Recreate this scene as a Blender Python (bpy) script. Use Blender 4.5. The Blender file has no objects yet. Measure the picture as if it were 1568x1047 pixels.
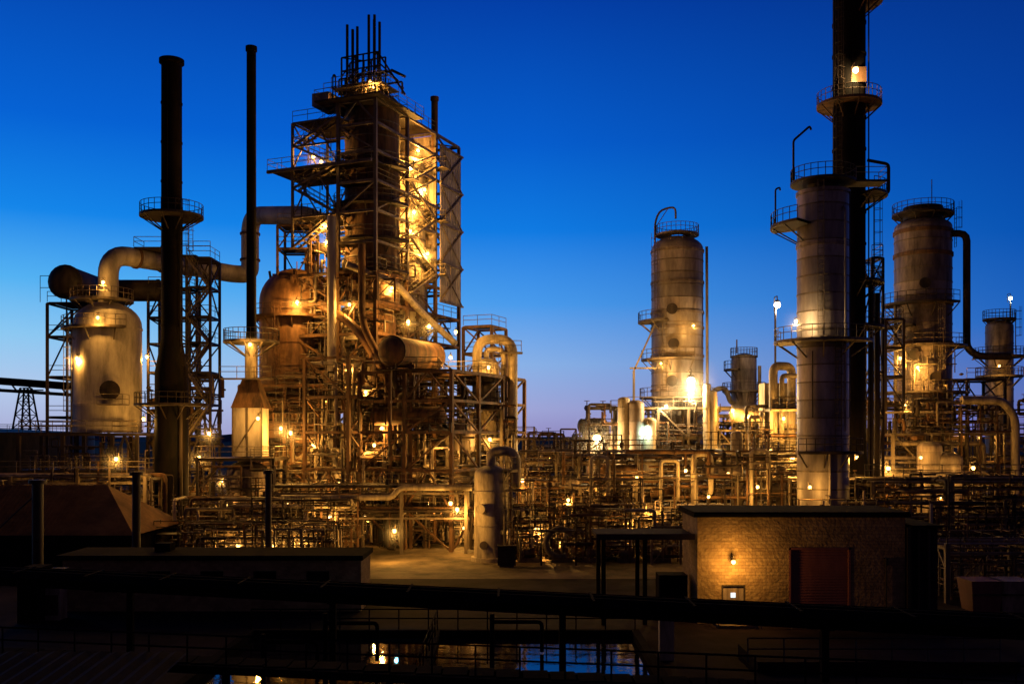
import bpy, math, random
from mathutils import Vector, Matrix
R = random.Random(7)
scene = bpy.context.scene
# ---------------------------------------------------------------- image coordinate helpers (pixel column / row + estimated distance -> metres)
F=1524.0; U0=784.0; V0=665.0; EYE=11.0
def X(u,d): return (u-U0)*d/F
def Z(v,d): return EYE+(V0-v)*d/F
def W(u,v,d): return Vector((X(u,d),d,Z(v,d)))
def lin(r,g,b):
    f=lambda c:(c/255/12.92) if c/255<=0.04045 else ((c/255+0.055)/1.055)**2.4
    return (f(r),f(g),f(b),1)
# ---------------------------------------------------------------- materials
def mat(name,c1,c2,rough=.6,metal=0.,scale=.6,streak=True,bump=.15,bscale=6,band=False,spec=.5):
    m=bpy.data.materials.new(name); m.use_nodes=True
    nt=m.node_tree; N=nt.nodes; L=nt.links
    bs=N['Principled BSDF']; bs.inputs['Specular IOR Level'].default_value=spec
    tc=N.new('ShaderNodeTexCoord'); mp=N.new('ShaderNodeMapping')
    mp.inputs['Scale'].default_value=(1,1,.22) if streak else (1,1,1)
    L.new(tc.outputs['Object'],mp.inputs['Vector'])
    no=N.new('ShaderNodeTexNoise'); no.inputs['Scale'].default_value=scale*2; no.inputs['Detail'].default_value=8; no.inputs['Roughness'].default_value=.7
    L.new(mp.outputs[0],no.inputs['Vector'])
    cr=N.new('ShaderNodeValToRGB'); cr.color_ramp.elements[0].position=.38; cr.color_ramp.elements[1].position=.62
    cr.color_ramp.elements[0].color=(*c1,1); cr.color_ramp.elements[1].color=(*c2,1)
    L.new(no.outputs['Fac'],cr.inputs['Fac']); out=cr.outputs[0]
    if band:
        sp=N.new('ShaderNodeSeparateXYZ'); L.new(tc.outputs['Object'],sp.inputs[0])
        sn=N.new('ShaderNodeMath'); sn.operation='SNAP'; sn.inputs[1].default_value=1.55; L.new(sp.outputs[2],sn.inputs[0])
        wn=N.new('ShaderNodeTexWhiteNoise'); wn.noise_dimensions='1D'; L.new(sn.outputs[0],wn.inputs['W'])
        mr_=N.new('ShaderNodeMapRange'); mr_.inputs[3].default_value=.55; mr_.inputs[4].default_value=1.1; L.new(wn.outputs['Value'],mr_.inputs[0])
        vm=N.new('ShaderNodeVectorMath'); vm.operation='SCALE'; L.new(out,vm.inputs[0]); L.new(mr_.outputs[0],vm.inputs['Scale']); out=vm.outputs[0]
    L.new(out,bs.inputs['Base Color'])
    bs.inputs['Roughness'].default_value=rough; bs.inputs['Metallic'].default_value=metal
    if bump:
        n2=N.new('ShaderNodeTexNoise'); n2.inputs['Scale'].default_value=bscale; n2.inputs['Detail'].default_value=4
        L.new(tc.outputs['Object'],n2.inputs['Vector'])
        bp=N.new('ShaderNodeBump'); bp.inputs['Strength'].default_value=bump; bp.inputs['Distance'].default_value=.05
        L.new(n2.outputs['Fac'],bp.inputs['Height']); L.new(bp.outputs[0],bs.inputs['Normal'])
    return m
BLACK=mat('black_stack_paint',(.005,.005,.005),(.014,.010,.009),.85,spec=.1)
DARK=mat('dark_steel',(.012,.009,.008),(.045,.030,.022),.65,.0,spec=.3)
STEEL=mat('galvanised_steel',(.055,.042,.03),(.18,.14,.1),.6,.1)
RUST=mat('rusted_steel',(.03,.015,.008),(.16,.08,.035),.8)
CREAM=mat('cream_insulation',(.15,.12,.085),(.44,.37,.27),.6)
CLAD=mat('aluminium_cladding',(.19,.16,.155),(.42,.365,.355),.5,.1,.35,band=True)
CLADD=mat('weathered_cladding',(.09,.065,.058),(.32,.255,.225),.55,.1,.6,band=True)
SHELL=mat('vessel_paint',(.2,.175,.155),(.45,.4,.35),.6,0,.4)
REGEN=mat('refractory_shell',(.08,.038,.017),(.24,.125,.055),.55,.1,.4)
CONC=mat('concrete',(.03,.024,.018),(.17,.13,.085),.9,0,.09,False,spec=.2)
ASPH=mat('asphalt',(.006,.0045,.006),(.02,.013,.017),.95,0,.15,False,spec=.05)
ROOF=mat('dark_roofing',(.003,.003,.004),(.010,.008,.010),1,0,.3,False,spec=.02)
PROOF=mat('purple_roof_sheet',(.014,.009,.016),(.026,.017,.03),1,0,.3,False,spec=.05)
BROOF=mat('brown_roofing',(.08,.04,.02),(.16,.08,.038),.9,0,.3,False,spec=.15)
DOORM=mat('roller_door_paint',(.09,.025,.03),(.14,.045,.045),.6,.0)
HILL=mat('distant_land',(.01,.012,.012),(.03,.03,.025),1,0,.01,False,0)
def emis(name,c,s):
    m=bpy.data.materials.new(name); m.use_nodes=True; b=m.node_tree.nodes['Principled BSDF']
    b.inputs['Base Color'].default_value=(.5,.4,.3,1)
    b.inputs['Emission Color'].default_value=(*c,1); b.inputs['Emission Strength'].default_value=s
    m.cycles.emission_sampling='NONE'
    return m
WINM=emis('lit_window',(.45,.85,1),1.2)
# stone block wall
STONE=bpy.data.materials.new('stone_block_wall'); STONE.use_nodes=True
nt=STONE.node_tree; N=nt.nodes; L=nt.links; bs=N['Principled BSDF']; bs.inputs['Roughness'].default_value=.95; bs.inputs['Specular IOR Level'].default_value=.2
tc=N.new('ShaderNodeTexCoord'); sp=N.new('ShaderNodeSeparateXYZ'); cb=N.new('ShaderNodeCombineXYZ'); ad=N.new('ShaderNodeMath'); ad.operation='ADD'
L.new(tc.outputs['Object'],sp.inputs[0]); L.new(sp.outputs[0],ad.inputs[0]); L.new(sp.outputs[1],ad.inputs[1])
L.new(ad.outputs[0],cb.inputs[0]); L.new(sp.outputs[2],cb.inputs[1])
bk=N.new('ShaderNodeTexBrick'); L.new(cb.outputs[0],bk.inputs['Vector'])
bk.inputs['Scale'].default_value=1.0; bk.inputs['Brick Width'].default_value=.4; bk.inputs['Row Height'].default_value=.2; bk.inputs['Mortar Size'].default_value=.008; bk.inputs['Mortar Smooth'].default_value=1
bk.inputs['Color1'].default_value=(.2,.13,.07,1); bk.inputs['Color2'].default_value=(.28,.195,.105,1); bk.inputs['Mortar'].default_value=(.16,.115,.07,1)
n3=N.new('ShaderNodeTexNoise'); n3.inputs['Scale'].default_value=.8; n3.inputs['Detail'].default_value=8; L.new(tc.outputs['Object'],n3.inputs['Vector'])
mm=N.new('ShaderNodeMapRange'); mm.inputs[1].default_value=.3; mm.inputs[2].default_value=.7; mm.inputs[3].default_value=.65; mm.inputs[4].default_value=1.15; L.new(n3.outputs['Fac'],mm.inputs[0])
vm=N.new('ShaderNodeVectorMath'); vm.operation='SCALE'; L.new(bk.outputs['Color'],vm.inputs[0]); L.new(mm.outputs[0],vm.inputs['Scale'])
L.new(vm.outputs[0],bs.inputs['Base Color'])
n2=N.new('ShaderNodeTexNoise'); n2.inputs['Scale'].default_value=5; n2.inputs['Detail'].default_value=4; L.new(tc.outputs['Object'],n2.inputs['Vector'])
mx=N.new('ShaderNodeMath'); mx.operation='MULTIPLY_ADD'; mx.inputs[1].default_value=-.3; L.new(bk.outputs['Fac'],mx.inputs[0]); L.new(n2.outputs['Fac'],mx.inputs[2])
bp=N.new('ShaderNodeBump'); bp.inputs['Strength'].default_value=.8; bp.inputs['Distance'].default_value=.1; L.new(mx.outputs[0],bp.inputs['Height']); L.new(bp.outputs[0],bs.inputs['Normal'])
# water
WATER=bpy.data.materials.new('dark_water'); WATER.use_nodes=True
nt=WATER.node_tree; N=nt.nodes; L=nt.links; bs=N['Principled BSDF']
bs.inputs['Base Color'].default_value=(.006,.006,.01,1); bs.inputs['Roughness'].default_value=.04; bs.inputs['IOR'].default_value=1.33
tc=N.new('ShaderNodeTexCoord'); no=N.new('ShaderNodeTexNoise'); no.inputs['Scale'].default_value=1.5; no.inputs['Detail'].default_value=3
L.new(tc.outputs['Object'],no.inputs['Vector']); bp=N.new('ShaderNodeBump'); bp.inputs['Strength'].default_value=.12; bp.inputs['Distance'].default_value=.05
L.new(no.outputs['Fac'],bp.inputs['Height']); L.new(bp.outputs[0],bs.inputs['Normal'])
# added scattering haze imitating the glow halo of bright lamps, fading outward
HAZE=bpy.data.materials.new('lamp_glow_haze'); HAZE.use_nodes=True
nt=HAZE.node_tree; N=nt.nodes; L=nt.links; N.remove(N['Principled BSDF']); vs_=N.new('ShaderNodeVolumeScatter'); vs_.inputs['Anisotropy'].default_value=.2
tc=N.new('ShaderNodeTexCoord'); ln=N.new('ShaderNodeVectorMath'); ln.operation='LENGTH'; L.new(tc.outputs['Object'],ln.inputs[0])
m1_=N.new('ShaderNodeMapRange'); m1_.inputs[1].default_value=0; m1_.inputs[2].default_value=.96; m1_.inputs[3].default_value=1; m1_.inputs[4].default_value=0; L.new(ln.outputs['Value'],m1_.inputs[0])
pw_=N.new('ShaderNodeMath'); pw_.operation='POWER'; pw_.inputs[1].default_value=1.7; L.new(m1_.outputs[0],pw_.inputs[0])
ml_=N.new('ShaderNodeMath'); ml_.operation='MULTIPLY'; ml_.inputs[1].default_value=.032; L.new(pw_.outputs[0],ml_.inputs[0]); L.new(ml_.outputs[0],vs_.inputs['Density'])
L.new(vs_.outputs[0],N['Material Output'].inputs['Volume'])
PIPEM=[CREAM,STEEL,STEEL,DARK,DARK,RUST,CLADD,RUST,DARK]
# ---------------------------------------------------------------- mesh builder
class B:
    def __init__(s,name,M=None): s.n=name;s.v=[];s.f=[];s.m=[];s.sm=[];s.mats=[];s.M=M
    def add(s,vs,fs,m,smooth=False):
        if m not in s.mats: s.mats.append(m)
        k=s.mats.index(m); b=len(s.v)
        s.v+= [tuple(s.M@Vector(p)) for p in vs] if s.M else [tuple(p) for p in vs]
        for f in fs: s.f.append([i+b for i in f]); s.m.append(k); s.sm.append(smooth)
    def box(s,x0,x1,y0,y1,z0,z1,m):
        s.add([(x0,y0,z0),(x1,y0,z0),(x1,y1,z0),(x0,y1,z0),(x0,y0,z1),(x1,y0,z1),(x1,y1,z1),(x0,y1,z1)],
              [(0,3,2,1),(4,5,6,7),(0,1,5,4),(1,2,6,5),(2,3,7,6),(3,0,4,7)],m)
    def sweep(s,pts,rad,m,seg=8,caps=True,rot=0.):
        pts=[Vector(p) for p in pts]; n=len(pts)
        if not isinstance(rad,(list,tuple)): rad=[rad]*n
        t=(pts[1]-pts[0]).normalized()
        up=Vector((0,0,1)) if abs(t.z)<.9 else Vector((0,1,0))
        a=t.cross(up).normalized(); vs=[]; fs=[]
        for i in range(n):
            if i==0: tt=pts[1]-pts[0]
            elif i==n-1: tt=pts[-1]-pts[-2]
            else: tt=(pts[i+1]-pts[i]).normalized()+(pts[i]-pts[i-1]).normalized()
            if tt.length<1e-6: tt=t
            tt=tt.normalized(); a=(a-tt*a.dot(tt)); 
            a=a.normalized() if a.length>1e-6 else tt.orthogonal().normalized()
            c=tt.cross(a); t=tt
            for k in range(seg):
                an=2*math.pi*k/seg+rot
                vs.append(pts[i]+a*(math.cos(an)*rad[i])+c*(math.sin(an)*rad[i]))
        for i in range(n-1):
            for k in range(seg):
                k2=(k+1)%seg
                fs.append((i*seg+k,i*seg+k2,(i+1)*seg+k2,(i+1)*seg+k))
        s.add(vs,fs,m,seg>=6)
        if caps:
            s.add(vs[:seg],[tuple(range(seg))[::-1]],m); s.add(vs[-seg:],[tuple(range(seg))],m)
    def tube(s,p0,p1,r,m,seg=8,r1=None): s.sweep([p0,p1],[r,r if r1 is None else r1],m,seg)
    def beam(s,p0,p1,w,m): s.sweep([p0,p1],w*.707,m,4,True,math.pi/4)
    def pipe(s,pts,r,m,seg=8,bend=None,fl=True):
        pts=[Vector(p) for p in pts]; bend=bend or r*2.2; out=[pts[0]]
        for i in range(1,len(pts)-1):
            a=pts[i-1]-pts[i]; c=pts[i+1]-pts[i]
            if a.length<1e-4 or c.length<1e-4: continue
            t=min(bend,a.length*.48,c.length*.48); pa=pts[i]+a.normalized()*t; pc=pts[i]+c.normalized()*t
            nn=8 if r>.4 else 4
            for k in range(nn):
                q=k/(nn-1); out.append(pa*(1-q)**2+pts[i]*2*q*(1-q)+pc*q*q)
        out.append(pts[-1]); s.sweep(out,r,m,seg)
    def lathe(s,x,y,prof,m,seg=32,a0=0.,a1=2*math.pi):
        full=abs(a1-a0-2*math.pi)<1e-6; nn=seg if full else seg+1
        groups=[[prof[0]]]
        for i in range(1,len(prof)):
            groups[-1].append(prof[i])
            if i<len(prof)-1:
                v1=Vector(prof[i])-Vector(prof[i-1]); v2=Vector(prof[i+1])-Vector(prof[i])
                if v1.length>0 and v2.length>0 and v1.angle(v2)>.6: groups.append([prof[i]])
        for g in groups:
            vs=[];fs=[]
            for (r,z) in g:
                for k in range(nn):
                    an=a0+(a1-a0)*k/seg; vs.append((x+r*math.cos(an),y+r*math.sin(an),z))
            for i in range(len(g)-1):
                for k in range(seg):
                    k2=(k+1)%nn; fs.append((i*nn+k,i*nn+k2,(i+1)*nn+k2,(i+1)*nn+k))
            s.add(vs,fs,m,True)
    def rail(s,pts,m=None,h=1.1,closed=False,r=.035):
        m=m or STEEL; pts=[Vector(p) for p in pts]
        if closed: pts.append(pts[0])
        for a,b in zip(pts[:-1],pts[1:]):
            Ls=(b-a).length
            for hh in (h,h*.55): s.tube(a+Vector((0,0,hh)),b+Vector((0,0,hh)),r,m,4)
            n=max(1,int(Ls/1.6))
            for i in range(n+1):
                p=a.lerp(b,i/n); s.tube(p,p+Vector((0,0,h)),r,m,4)
    def ring(s,x,y,z,r0,r1,m=None,a0=0.,a1=2*math.pi,rm=None,brk=True):
        m=m or STEEL; n=max(8,int((a1-a0)*4.5))
        s.lathe(x,y,[(r0,z),(r1,z),(r1,z-.24),(r0,z-.24),(r0,z)],m,n,a0,a1)
        pts=[(x+(r1-.06)*math.cos(a0+(a1-a0)*i/n),y+(r1-.06)*math.sin(a0+(a1-a0)*i/n),z) for i in range(n+1)]
        s.rail(pts,rm or m)
        if brk:
            for i in range(0,n+1,3):
                an=a0+(a1-a0)*i/n; c,q=math.cos(an),math.sin(an); dd=min(1.3,r1-r0)
                s.beam((x+r1*c*.97,y+r1*q*.97,z-.22),(x+r0*c,y+r0*q,z-.22-dd),.1,m)
    def ladder(s,x,y,z0,z1,ang,m=None,cage=True):
        m=m or STEEL; c,q=math.cos(ang),math.sin(ang); tx,ty=-q,c
        for sg in (-.25,.25): s.tube((x+tx*sg,y+ty*sg,z0),(x+tx*sg,y+ty*sg,z1),.035,m,4)
        z=z0
        while z<z1: s.tube((x-tx*.25,y-ty*.25,z),(x+tx*.25,y+ty*.25,z),.02,m,4); z+=.45
        if cage:
            z=z0+2.2
            while z<z1+.8:
                pts=[(x+c*(.75*math.sin(t))+tx*.4*math.cos(t),y+q*(.75*math.sin(t))+ty*.4*math.cos(t),z) for t in [math.pi*i/6 for i in range(7)]]
                s.sweep(pts,.025,m,4); z+=1.1
            for t in (.25,.5,.75):
                t*=math.pi; px=x+c*(.75*math.sin(t))+tx*.4*math.cos(t); py=y+q*(.75*math.sin(t))+ty*.4*math.cos(t)
                s.tube((px,py,z0+2.2),(px,py,z1+.8),.02,m,4)
    def frame(s,xs,ys,zs,w,m,brace=.35,deck=.35,rng=R,z0=0.,dm=None):
        dm=dm or DARK
        for x in xs:
            for y in ys: s.beam((x,y,z0),(x,y,zs[-1]),w,m)
        zl=[z0]+list(zs)
        for k,z in enumerate(zs):
            zb=zl[k]
            for y in ys:
                for a,b in zip(xs[:-1],xs[1:]):
                    s.beam((a,y,z),(b,y,z),w*.8,m)
                    if y in (ys[0],ys[-1]) and rng.random()<brace:
                        q=rng.random()
                        if q<.35: s.beam((a,y,zb),(b,y,z),w*.5,m)
                        elif q<.7: s.beam((b,y,zb),(a,y,z),w*.5,m)
                        else:
                            s.beam((a,y,zb),((a+b)/2,y,z),w*.5,m); s.beam((b,y,zb),((a+b)/2,y,z),w*.5,m)
            for x in xs:
                for a,b in zip(ys[:-1],ys[1:]):
                    s.beam((x,a,z),(x,b,z),w*.8,m)
                    if x in (xs[0],xs[-1]) and rng.random()<brace:
                        if rng.random()<.5: s.beam((x,a,zb),(x,b,z),w*.5,m)
                        else: s.beam((x,b,zb),(x,a,z),w*.5,m)
            for a,b in zip(xs[:-1],xs[1:]):
                for c,e in zip(ys[:-1],ys[1:]):
                    if rng.random()<deck:
                        s.box(a+.1,b-.1,c+.1,e-.1,z+w*.45,z+w*.45+.06,dm); zz=z+w*.45+.06
                        s.rail([(a,c,zz),(b,c,zz),(b,e,zz)],STEEL)
                    elif rng.random()<.4: s.beam((a,c,z),(b,e,z),w*.4,m)
    def stairs(s,p0,p1,zs,wid,m=None):
        m=m or STEEL; p0=Vector(p0);p1=Vector(p1); d=(p1-p0).normalized(); side=Vector((-d.y,d.x))*wid; fl=False
        for za,zb in zip(zs[:-1],zs[1:]):
            a,b=(p0,p1) if not fl else (p1,p0); fl=not fl
            for k in (0,1):
                A=Vector((a.x+side.x*k,a.y+side.y*k,za)); Bq=Vector((b.x+side.x*k,b.y+side.y*k,zb))
                s.beam(A,Bq,.2,m)
                for h in (1.,.5): s.tube(A+Vector((0,0,h)),Bq+Vector((0,0,h)),.035,m,4)
                for i in range(5):
                    q=A.lerp(Bq,i/4); s.tube(q,q+Vector((0,0,1)),.03,m,4)
            for i in range(1,int((zb-za)/.3)):
                t=i/((zb-za)/.3); c=Vector((a.x+(b.x-a.x)*t,a.y+(b.y-a.y)*t,za+(zb-za)*t))
                s.beam(c,c+Vector((side.x,side.y,0)),.12,m)
    def valve(s,p,r,m):
        p=Vector(p); s.tube(p,p+Vector((0,0,r*4)),r*.3,m,5)
        s.sweep([p+Vector((math.cos(t)*r*1.6,math.sin(t)*r*1.6,r*4)) for t in [2*math.pi*i/8 for i in range(9)]],.03,RUST,4,False)
        s.tube(p-Vector((0,0,r*1.4)),p+Vector((0,0,r*1.4)),r*1.2,m,6)
    def clutter(s,x0,x1,y0,y1,z0,z1,n,rng,rm=(.05,.22),mats=None,step=(8,4,4)):
        mats=mats or PIPEM; lo=(x0,y0,z0);hi=(x1,y1,z1)
        for i in range(n):
            p=[rng.uniform(x0,x1),rng.uniform(y0,y1),rng.uniform(z0,z1)]
            if rng.random()<.3: p[2]=z0
            r=rm[0]+(rm[1]-rm[0])*rng.random()**2.2
            pts=[tuple(p)]; last=-1; m=rng.choice(mats)
            ax=2 if p[2]==z0 else rng.randrange(3)
            for k in range(rng.randint(1,4)):
                while ax==last: ax=rng.choice((0,0,1,2,2))
                st=rng.uniform(.25,1)*step[ax]*rng.choice((-1,1)); q=min(hi[ax],max(lo[ax],p[ax]+st))
                if abs(q-p[ax])<r*4: q=min(hi[ax],max(lo[ax],p[ax]-st))
                if abs(q-p[ax])<.3: last=ax; ax=rng.choice((0,1,2)); continue
                p[ax]=q; pts.append(tuple(p))
                if rng.random()<.5:
                    t=rng.uniform(.35,.65); a=Vector(pts[-2]);b=Vector(pts[-1]); c=a.lerp(b,t); dd=(b-a).normalized()
                    s.tube(c-dd*.1,c+dd*.1,r*1.65,m,8)
                    if ax!=2 and rng.random()<.5: s.valve(c,max(r,.1),m)
                last=ax; ax=rng.choice((0,1,2))
            if len(pts)>=2: s.pipe(pts,r,m,6 if r<.15 else 8,r*1.8)
    def trim(s,x0,x1,y0,y1,z0,z1,n,rng):
        """small secondary steel: mini platforms, cable trays, conduit posts, ladders"""
        for i in range(n):
            x=rng.uniform(x0,x1-2);y=rng.uniform(y0,y1);z=rng.uniform(z0+.8,z1); q=rng.random(); SM=rng.choice((STEEL,DARK,RUST))
            if q<.28:
                w=rng.uniform(1.5,3.5);dp=rng.uniform(1,1.8); s.box(x,x+w,y,y+dp,z-.08,z,DARK); s.rail([(x,y+dp,z),(x,y,z),(x+w,y,z),(x+w,y+dp,z)],SM)
                for a in (x+.05,x+w-.05): s.beam((a,y+.05,z0),(a,y+.05,z),.14,SM)
            elif q<.4:
                w=rng.uniform(4,9); w=min(w,x1-x)
                for k in (0,.45): s.beam((x,y+k,z),(x+w,y+k,z),.08,SM)
                for k in range(int(w/.7)): s.beam((x+k*.7,y,z),(x+k*.7,y+.45,z),.05,SM)
                s.beam((x+.5,y,z0),(x+.5,y,z),.12,SM); s.beam((x+w-.5,y,z0),(x+w-.5,y,z),.12,SM)
            elif q<.55: s.ladder(x,y,z0,z,-1.57,SM,False)
            elif q<.75:
                s.beam((x,y,z0),(x,y,z),.13,SM); s.beam((x,y,z),(x+rng.choice((-1,1))*rng.uniform(.6,2),y,z),.1,SM)
                s.box(x-.2,x+.2,y-.16,y-.08,z0+1,z0+1.6,SM)
            else:
                hh=rng.uniform(1.5,3.5); ww=rng.uniform(1.5,3); 
                for a in (x,x+ww): s.beam((a,y,z0),(a,y,z0+hh),.16,SM)
                s.beam((x,y,z0+hh),(x+ww,y,z0+hh),.16,SM); s.beam((x,y,z0),(x+ww,y,z0+hh),.09,SM)
    def vdrum(s,x,y,z0,z1,r,m,bands=True,seg=28,headf=.5):
        hh=r*headf; prof=[(r,z0)]
        if bands:
            z=(int(z0/1.55)+1)*1.55
            while z<z1-hh-.5:
                if z>z0+.3: s.lathe(x,y,[(r-.01,z-.02),(r+.045,z-.02),(r+.045,z+.1),(r-.01,z+.1)],STEEL if r>2 else m,seg)
                z+=1.55
        prof.append((r,z1-hh))
        for i in range(1,9):
            a=math.pi/2*i/8; prof.append((r*math.cos(a),z1-hh+hh*math.sin(a)))
        s.lathe(x,y,prof,m,seg)
    def hdrum(s,a,b,r,m,leg=0.,seg=20):
        a=Vector(a);b=Vector(b);d=(b-a).normalized(); pts=[];rs=[]
        for i in range(6):
            t=math.pi/2*i/5; pts.append(a-d*(r*.55*math.cos(t)));rs.append(max(.02,r*math.sin(t)))
        for i in range(6):
            t=math.pi/2*i/5; pts.append(b+d*(r*.55*math.sin(t)));rs.append(max(.02,r*math.cos(t)))
        s.sweep(pts,rs,m,seg)
        for t in (.0,1.):
            c=a.lerp(b,t); s.tube(c-d*.08,c+d*.08,r*1.05,m,seg)
        if leg:
            for t in (.2,.8):
                c=a.lerp(b,t); s.box(c.x-r*.5,c.x+r*.5,c.y-r*.5,c.y+r*.5,c.z-leg,c.z-r*.8,CONC)
    def rack(s,x0,x1,y0,y1,zs,rng,npipe=5,span=6.,rm=(.08,.25)):
        n=max(1,round((x1-x0)/span))
        for i in range(n+1):
            x=x0+(x1-x0)*i/n
            for y in (y0,y1): s.beam((x,y,0),(x,y,zs[-1]+.3),.3,STEEL)
            for z in zs: s.beam((x,y0,z),(x,y1,z),.25,STEEL)
            s.beam((x,y0,zs[0]-1.5),(x,y0+1.5,zs[0]),.15,STEEL)
        for z in zs:
            for y in (y0,y1): s.beam((x0,y,z-.35),(x1,y,z-.35),.18,STEEL)
            for k in range(npipe):
                r=rm[0]+(rm[1]-rm[0])*rng.random()**1.6; y=y0+.4+(y1-y0-.8)*k/max(1,npipe-1); m=rng.choice(PIPEM)
                pts=[(x0-rng.uniform(0,1.5),y,z+.15+r),(x1+rng.uniform(0,1.5),y,z+.15+r)]
                if rng.random()<.5: pts.append((pts[-1][0],y,.3))
                if rng.random()<.4: pts.insert(0,(pts[0][0],y,z+rng.uniform(1,3)))
                s.pipe(pts,r,m,8)
                for q in range(int((x1-x0)/7)):
                    xx=rng.uniform(x0,x1); s.tube((xx-.1,y,z+.15+r),(xx+.1,y,z+.15+r),r*1.6,m,8)
    def done(s):
        me=bpy.data.meshes.new(s.n); me.from_pydata(s.v,[],s.f)
        for m in s.mats: me.materials.append(m)
        me.polygons.foreach_set('material_index',s.m); me.polygons.foreach_set('use_smooth',s.sm); me.update()
        o=bpy.data.objects.new(s.n,me); scene.collection.objects.link(o); return o
# ---------------------------------------------------------------- lamps
SOD=(1,.47,.08); WARM=(1,.64,.25); COOL=(.75,.95,1.0)
LMC={}
def lamp_mesh(c):
    if c in LMC: return LMC[c]
    hb=B('lamp_fixture'); E=emis('lamp_glass',(1,.55,.16) if c==SOD else c,6 if c==SOD else 20)
    hb.lathe(0,0,[(.02,.28),(.1,.27),(.17,.18),(.2,.16),(.17,.15),(.02,.2)],STEEL,12)
    hb.lathe(0,0,[(.17*math.sin(math.pi*i/8)+.001,-.17*math.cos(math.pi*i/8)) for i in range(9)],E,12)
    hb.pipe([(0,0,.25),(0,0,.5),(0,.6,.5),(0,.6,-.3)],.03,STEEL,6)
    o=hb.done(); LMC[c]=o.data; bpy.data.objects.remove(o); return LMC[c]
import bmesh
HZ=bpy.data.meshes.new('glow_halo_puff'); bm=bmesh.new(); bmesh.ops.create_icosphere(bm,subdivisions=3,radius=1); bm.to_mesh(HZ); bm.free(); HZ.materials.append(HAZE)  # added haze sphere, gives the brighter lamps their halo
PW=1.15
def lamp(u,v,d,p=500,c=SOD,r=.17,name='industrial_lamp',off=(0,-.06,-.34),soft=.1):
    o=bpy.data.objects.new(name,lamp_mesh(c)); scene.collection.objects.link(o); o.location=W(u,v,d); k=r/.17; o.scale=(k,k,k)
    l=bpy.data.lights.new('lamp_light','POINT'); l.energy=p*PW; l.color=c; l.shadow_soft_size=soft
    lo=bpy.data.objects.new('bulb_light',l); scene.collection.objects.link(lo); lo.parent=o; lo.location=off
    if p>=600:
        rad=1.7 if p<2500 else 4.2
        h=bpy.data.objects.new('glow_halo_puff',HZ); scene.collection.objects.link(h); h.parent=o; h.scale=(rad/k,)*3; h.location=(0,-.2,-.1)
    return o
# ================================================================ GROUND
b=B('ground'); S=5000; b.add([(-S,-200,0),(S,-200,0),(S,S,0),(-S,S,0)],[(0,1,2,3)],ASPH); b.done()
b=B('concrete_yard'); b.add([(-70,76,.004),(75,76,.004),(75,170,.004),(-70,170,.004)],[(0,1,2,3)],CONC); b.done()
b=B('background_hills')
vs=[];fs=[];n=120
for i in range(n+1):
    x=-2600+5200*i/n; h=9+6*math.sin(i*.37)+4*math.sin(i*1.3)+R.uniform(0,2)
    vs+=[(x,1500,0),(x,1560,max(3,h)),(x,1900,0)]
for i in range(n):
    a=i*3; fs+=[(a,a+3,a+4,a+1),(a+1,a+4,a+5,a+2)]
b.add(vs,fs,HILL); b.done()
# ================================================================ LEFT GROUP
b=B('chimney_stack'); d=100; x=X(263,d)
b.lathe(x,d,[(1.9,0),(1.9,.5),(1.65,.5),(1.62,Z(570,d)),(1.02,Z(520,d)),(1.0,Z(100,d)),(1.22,Z(98,d)),(1.22,Z(92,d)),(.9,Z(91,d)),(.85,Z(110,d))],BLACK,32)
for v in (160,220,280,380,440,500): b.lathe(x,d,[(1.0,Z(v,d)),(1.06,Z(v,d)),(1.06,Z(v,d)+.15),(1.0,Z(v,d)+.15)],BLACK,32)
b.ring(x,d,Z(330,d),1.0,3.1,DARK); b.ladder(x+1.1,d-.3,Z(610,d),Z(318,d),0,DARK); b.ladder(x-.3,d-1.1,Z(320,d),Z(100,d),-1.6,BLACK,False)
b.ring(x,d,Z(618,d),1.6,3.6,DARK)
b.tube((x+1.3,d-1.2,0),(x+1.3,d-1.2,Z(600,d)),.2,DARK)
b.done()
b=B('vent_stack'); d=98; x=X(385,d)
b.lathe(x,d,[(.48,Z(522,d)),(.46,Z(80,d)),(.56,Z(79,d)),(.56,Z(72,d)),(.35,Z(72,d))],BLACK,24)
b.lathe(x,d,[(.62,Z(585,d)),(.62,Z(524,d)),(.48,Z(522,d))],CREAM,24)
b.ring(x,d,Z(522,d),.6,2.7,STEEL)
z0,z1=Z(625,d),Z(580,d); q=1.6
b.add([(x-q,d-q,z0),(x+q,d-q,z0),(x+q,d+q,z0),(x-q,d+q,z0),(x-.7,d-.7,z1),(x+.7,d-.7,z1),(x+.7,d+.7,z1),(x-.7,d+.7,z1)],[(0,1,5,4),(1,2,6,5),(2,3,7,6),(3,0,4,7),(4,5,6,7)],RUST)
b.box(x-1.35,x+1.35,d-1.5,d+1.5,Z(698,d),z0,SHELL)
for xx in (-1.4,0,1.4): b.beam((x+xx,d-1.58,Z(698,d)),(x+xx,d-1.58,z0),.14,STEEL)
b.beam((x-1.35,d-1.6,Z(695,d)),(x+1.35,d-1.6,Z(630,d)),.12,STEEL)
zz=Z(700,d); b.box(x-4.6,x+3,d-3,d+2.6,zz-.3,zz,DARK); b.rail([(x-4.6,d+2.6,zz),(x-4.6,d-3,zz),(x+3,d-3,zz),(x+3,d+2.6,zz)])
b.vdrum(x-.4,d,0,zz-.35,2.0,CLADD,True)
for xx in (-4.4,2.8):
    for yy in (-2.8,2.4): b.beam((x+xx,d+yy,0),(x+xx,d+yy,zz),.3,DARK)
b.beam((x-4.4,d-2.8,zz-3),(x-2,d-2.8,zz-.3),.2,DARK)
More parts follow.
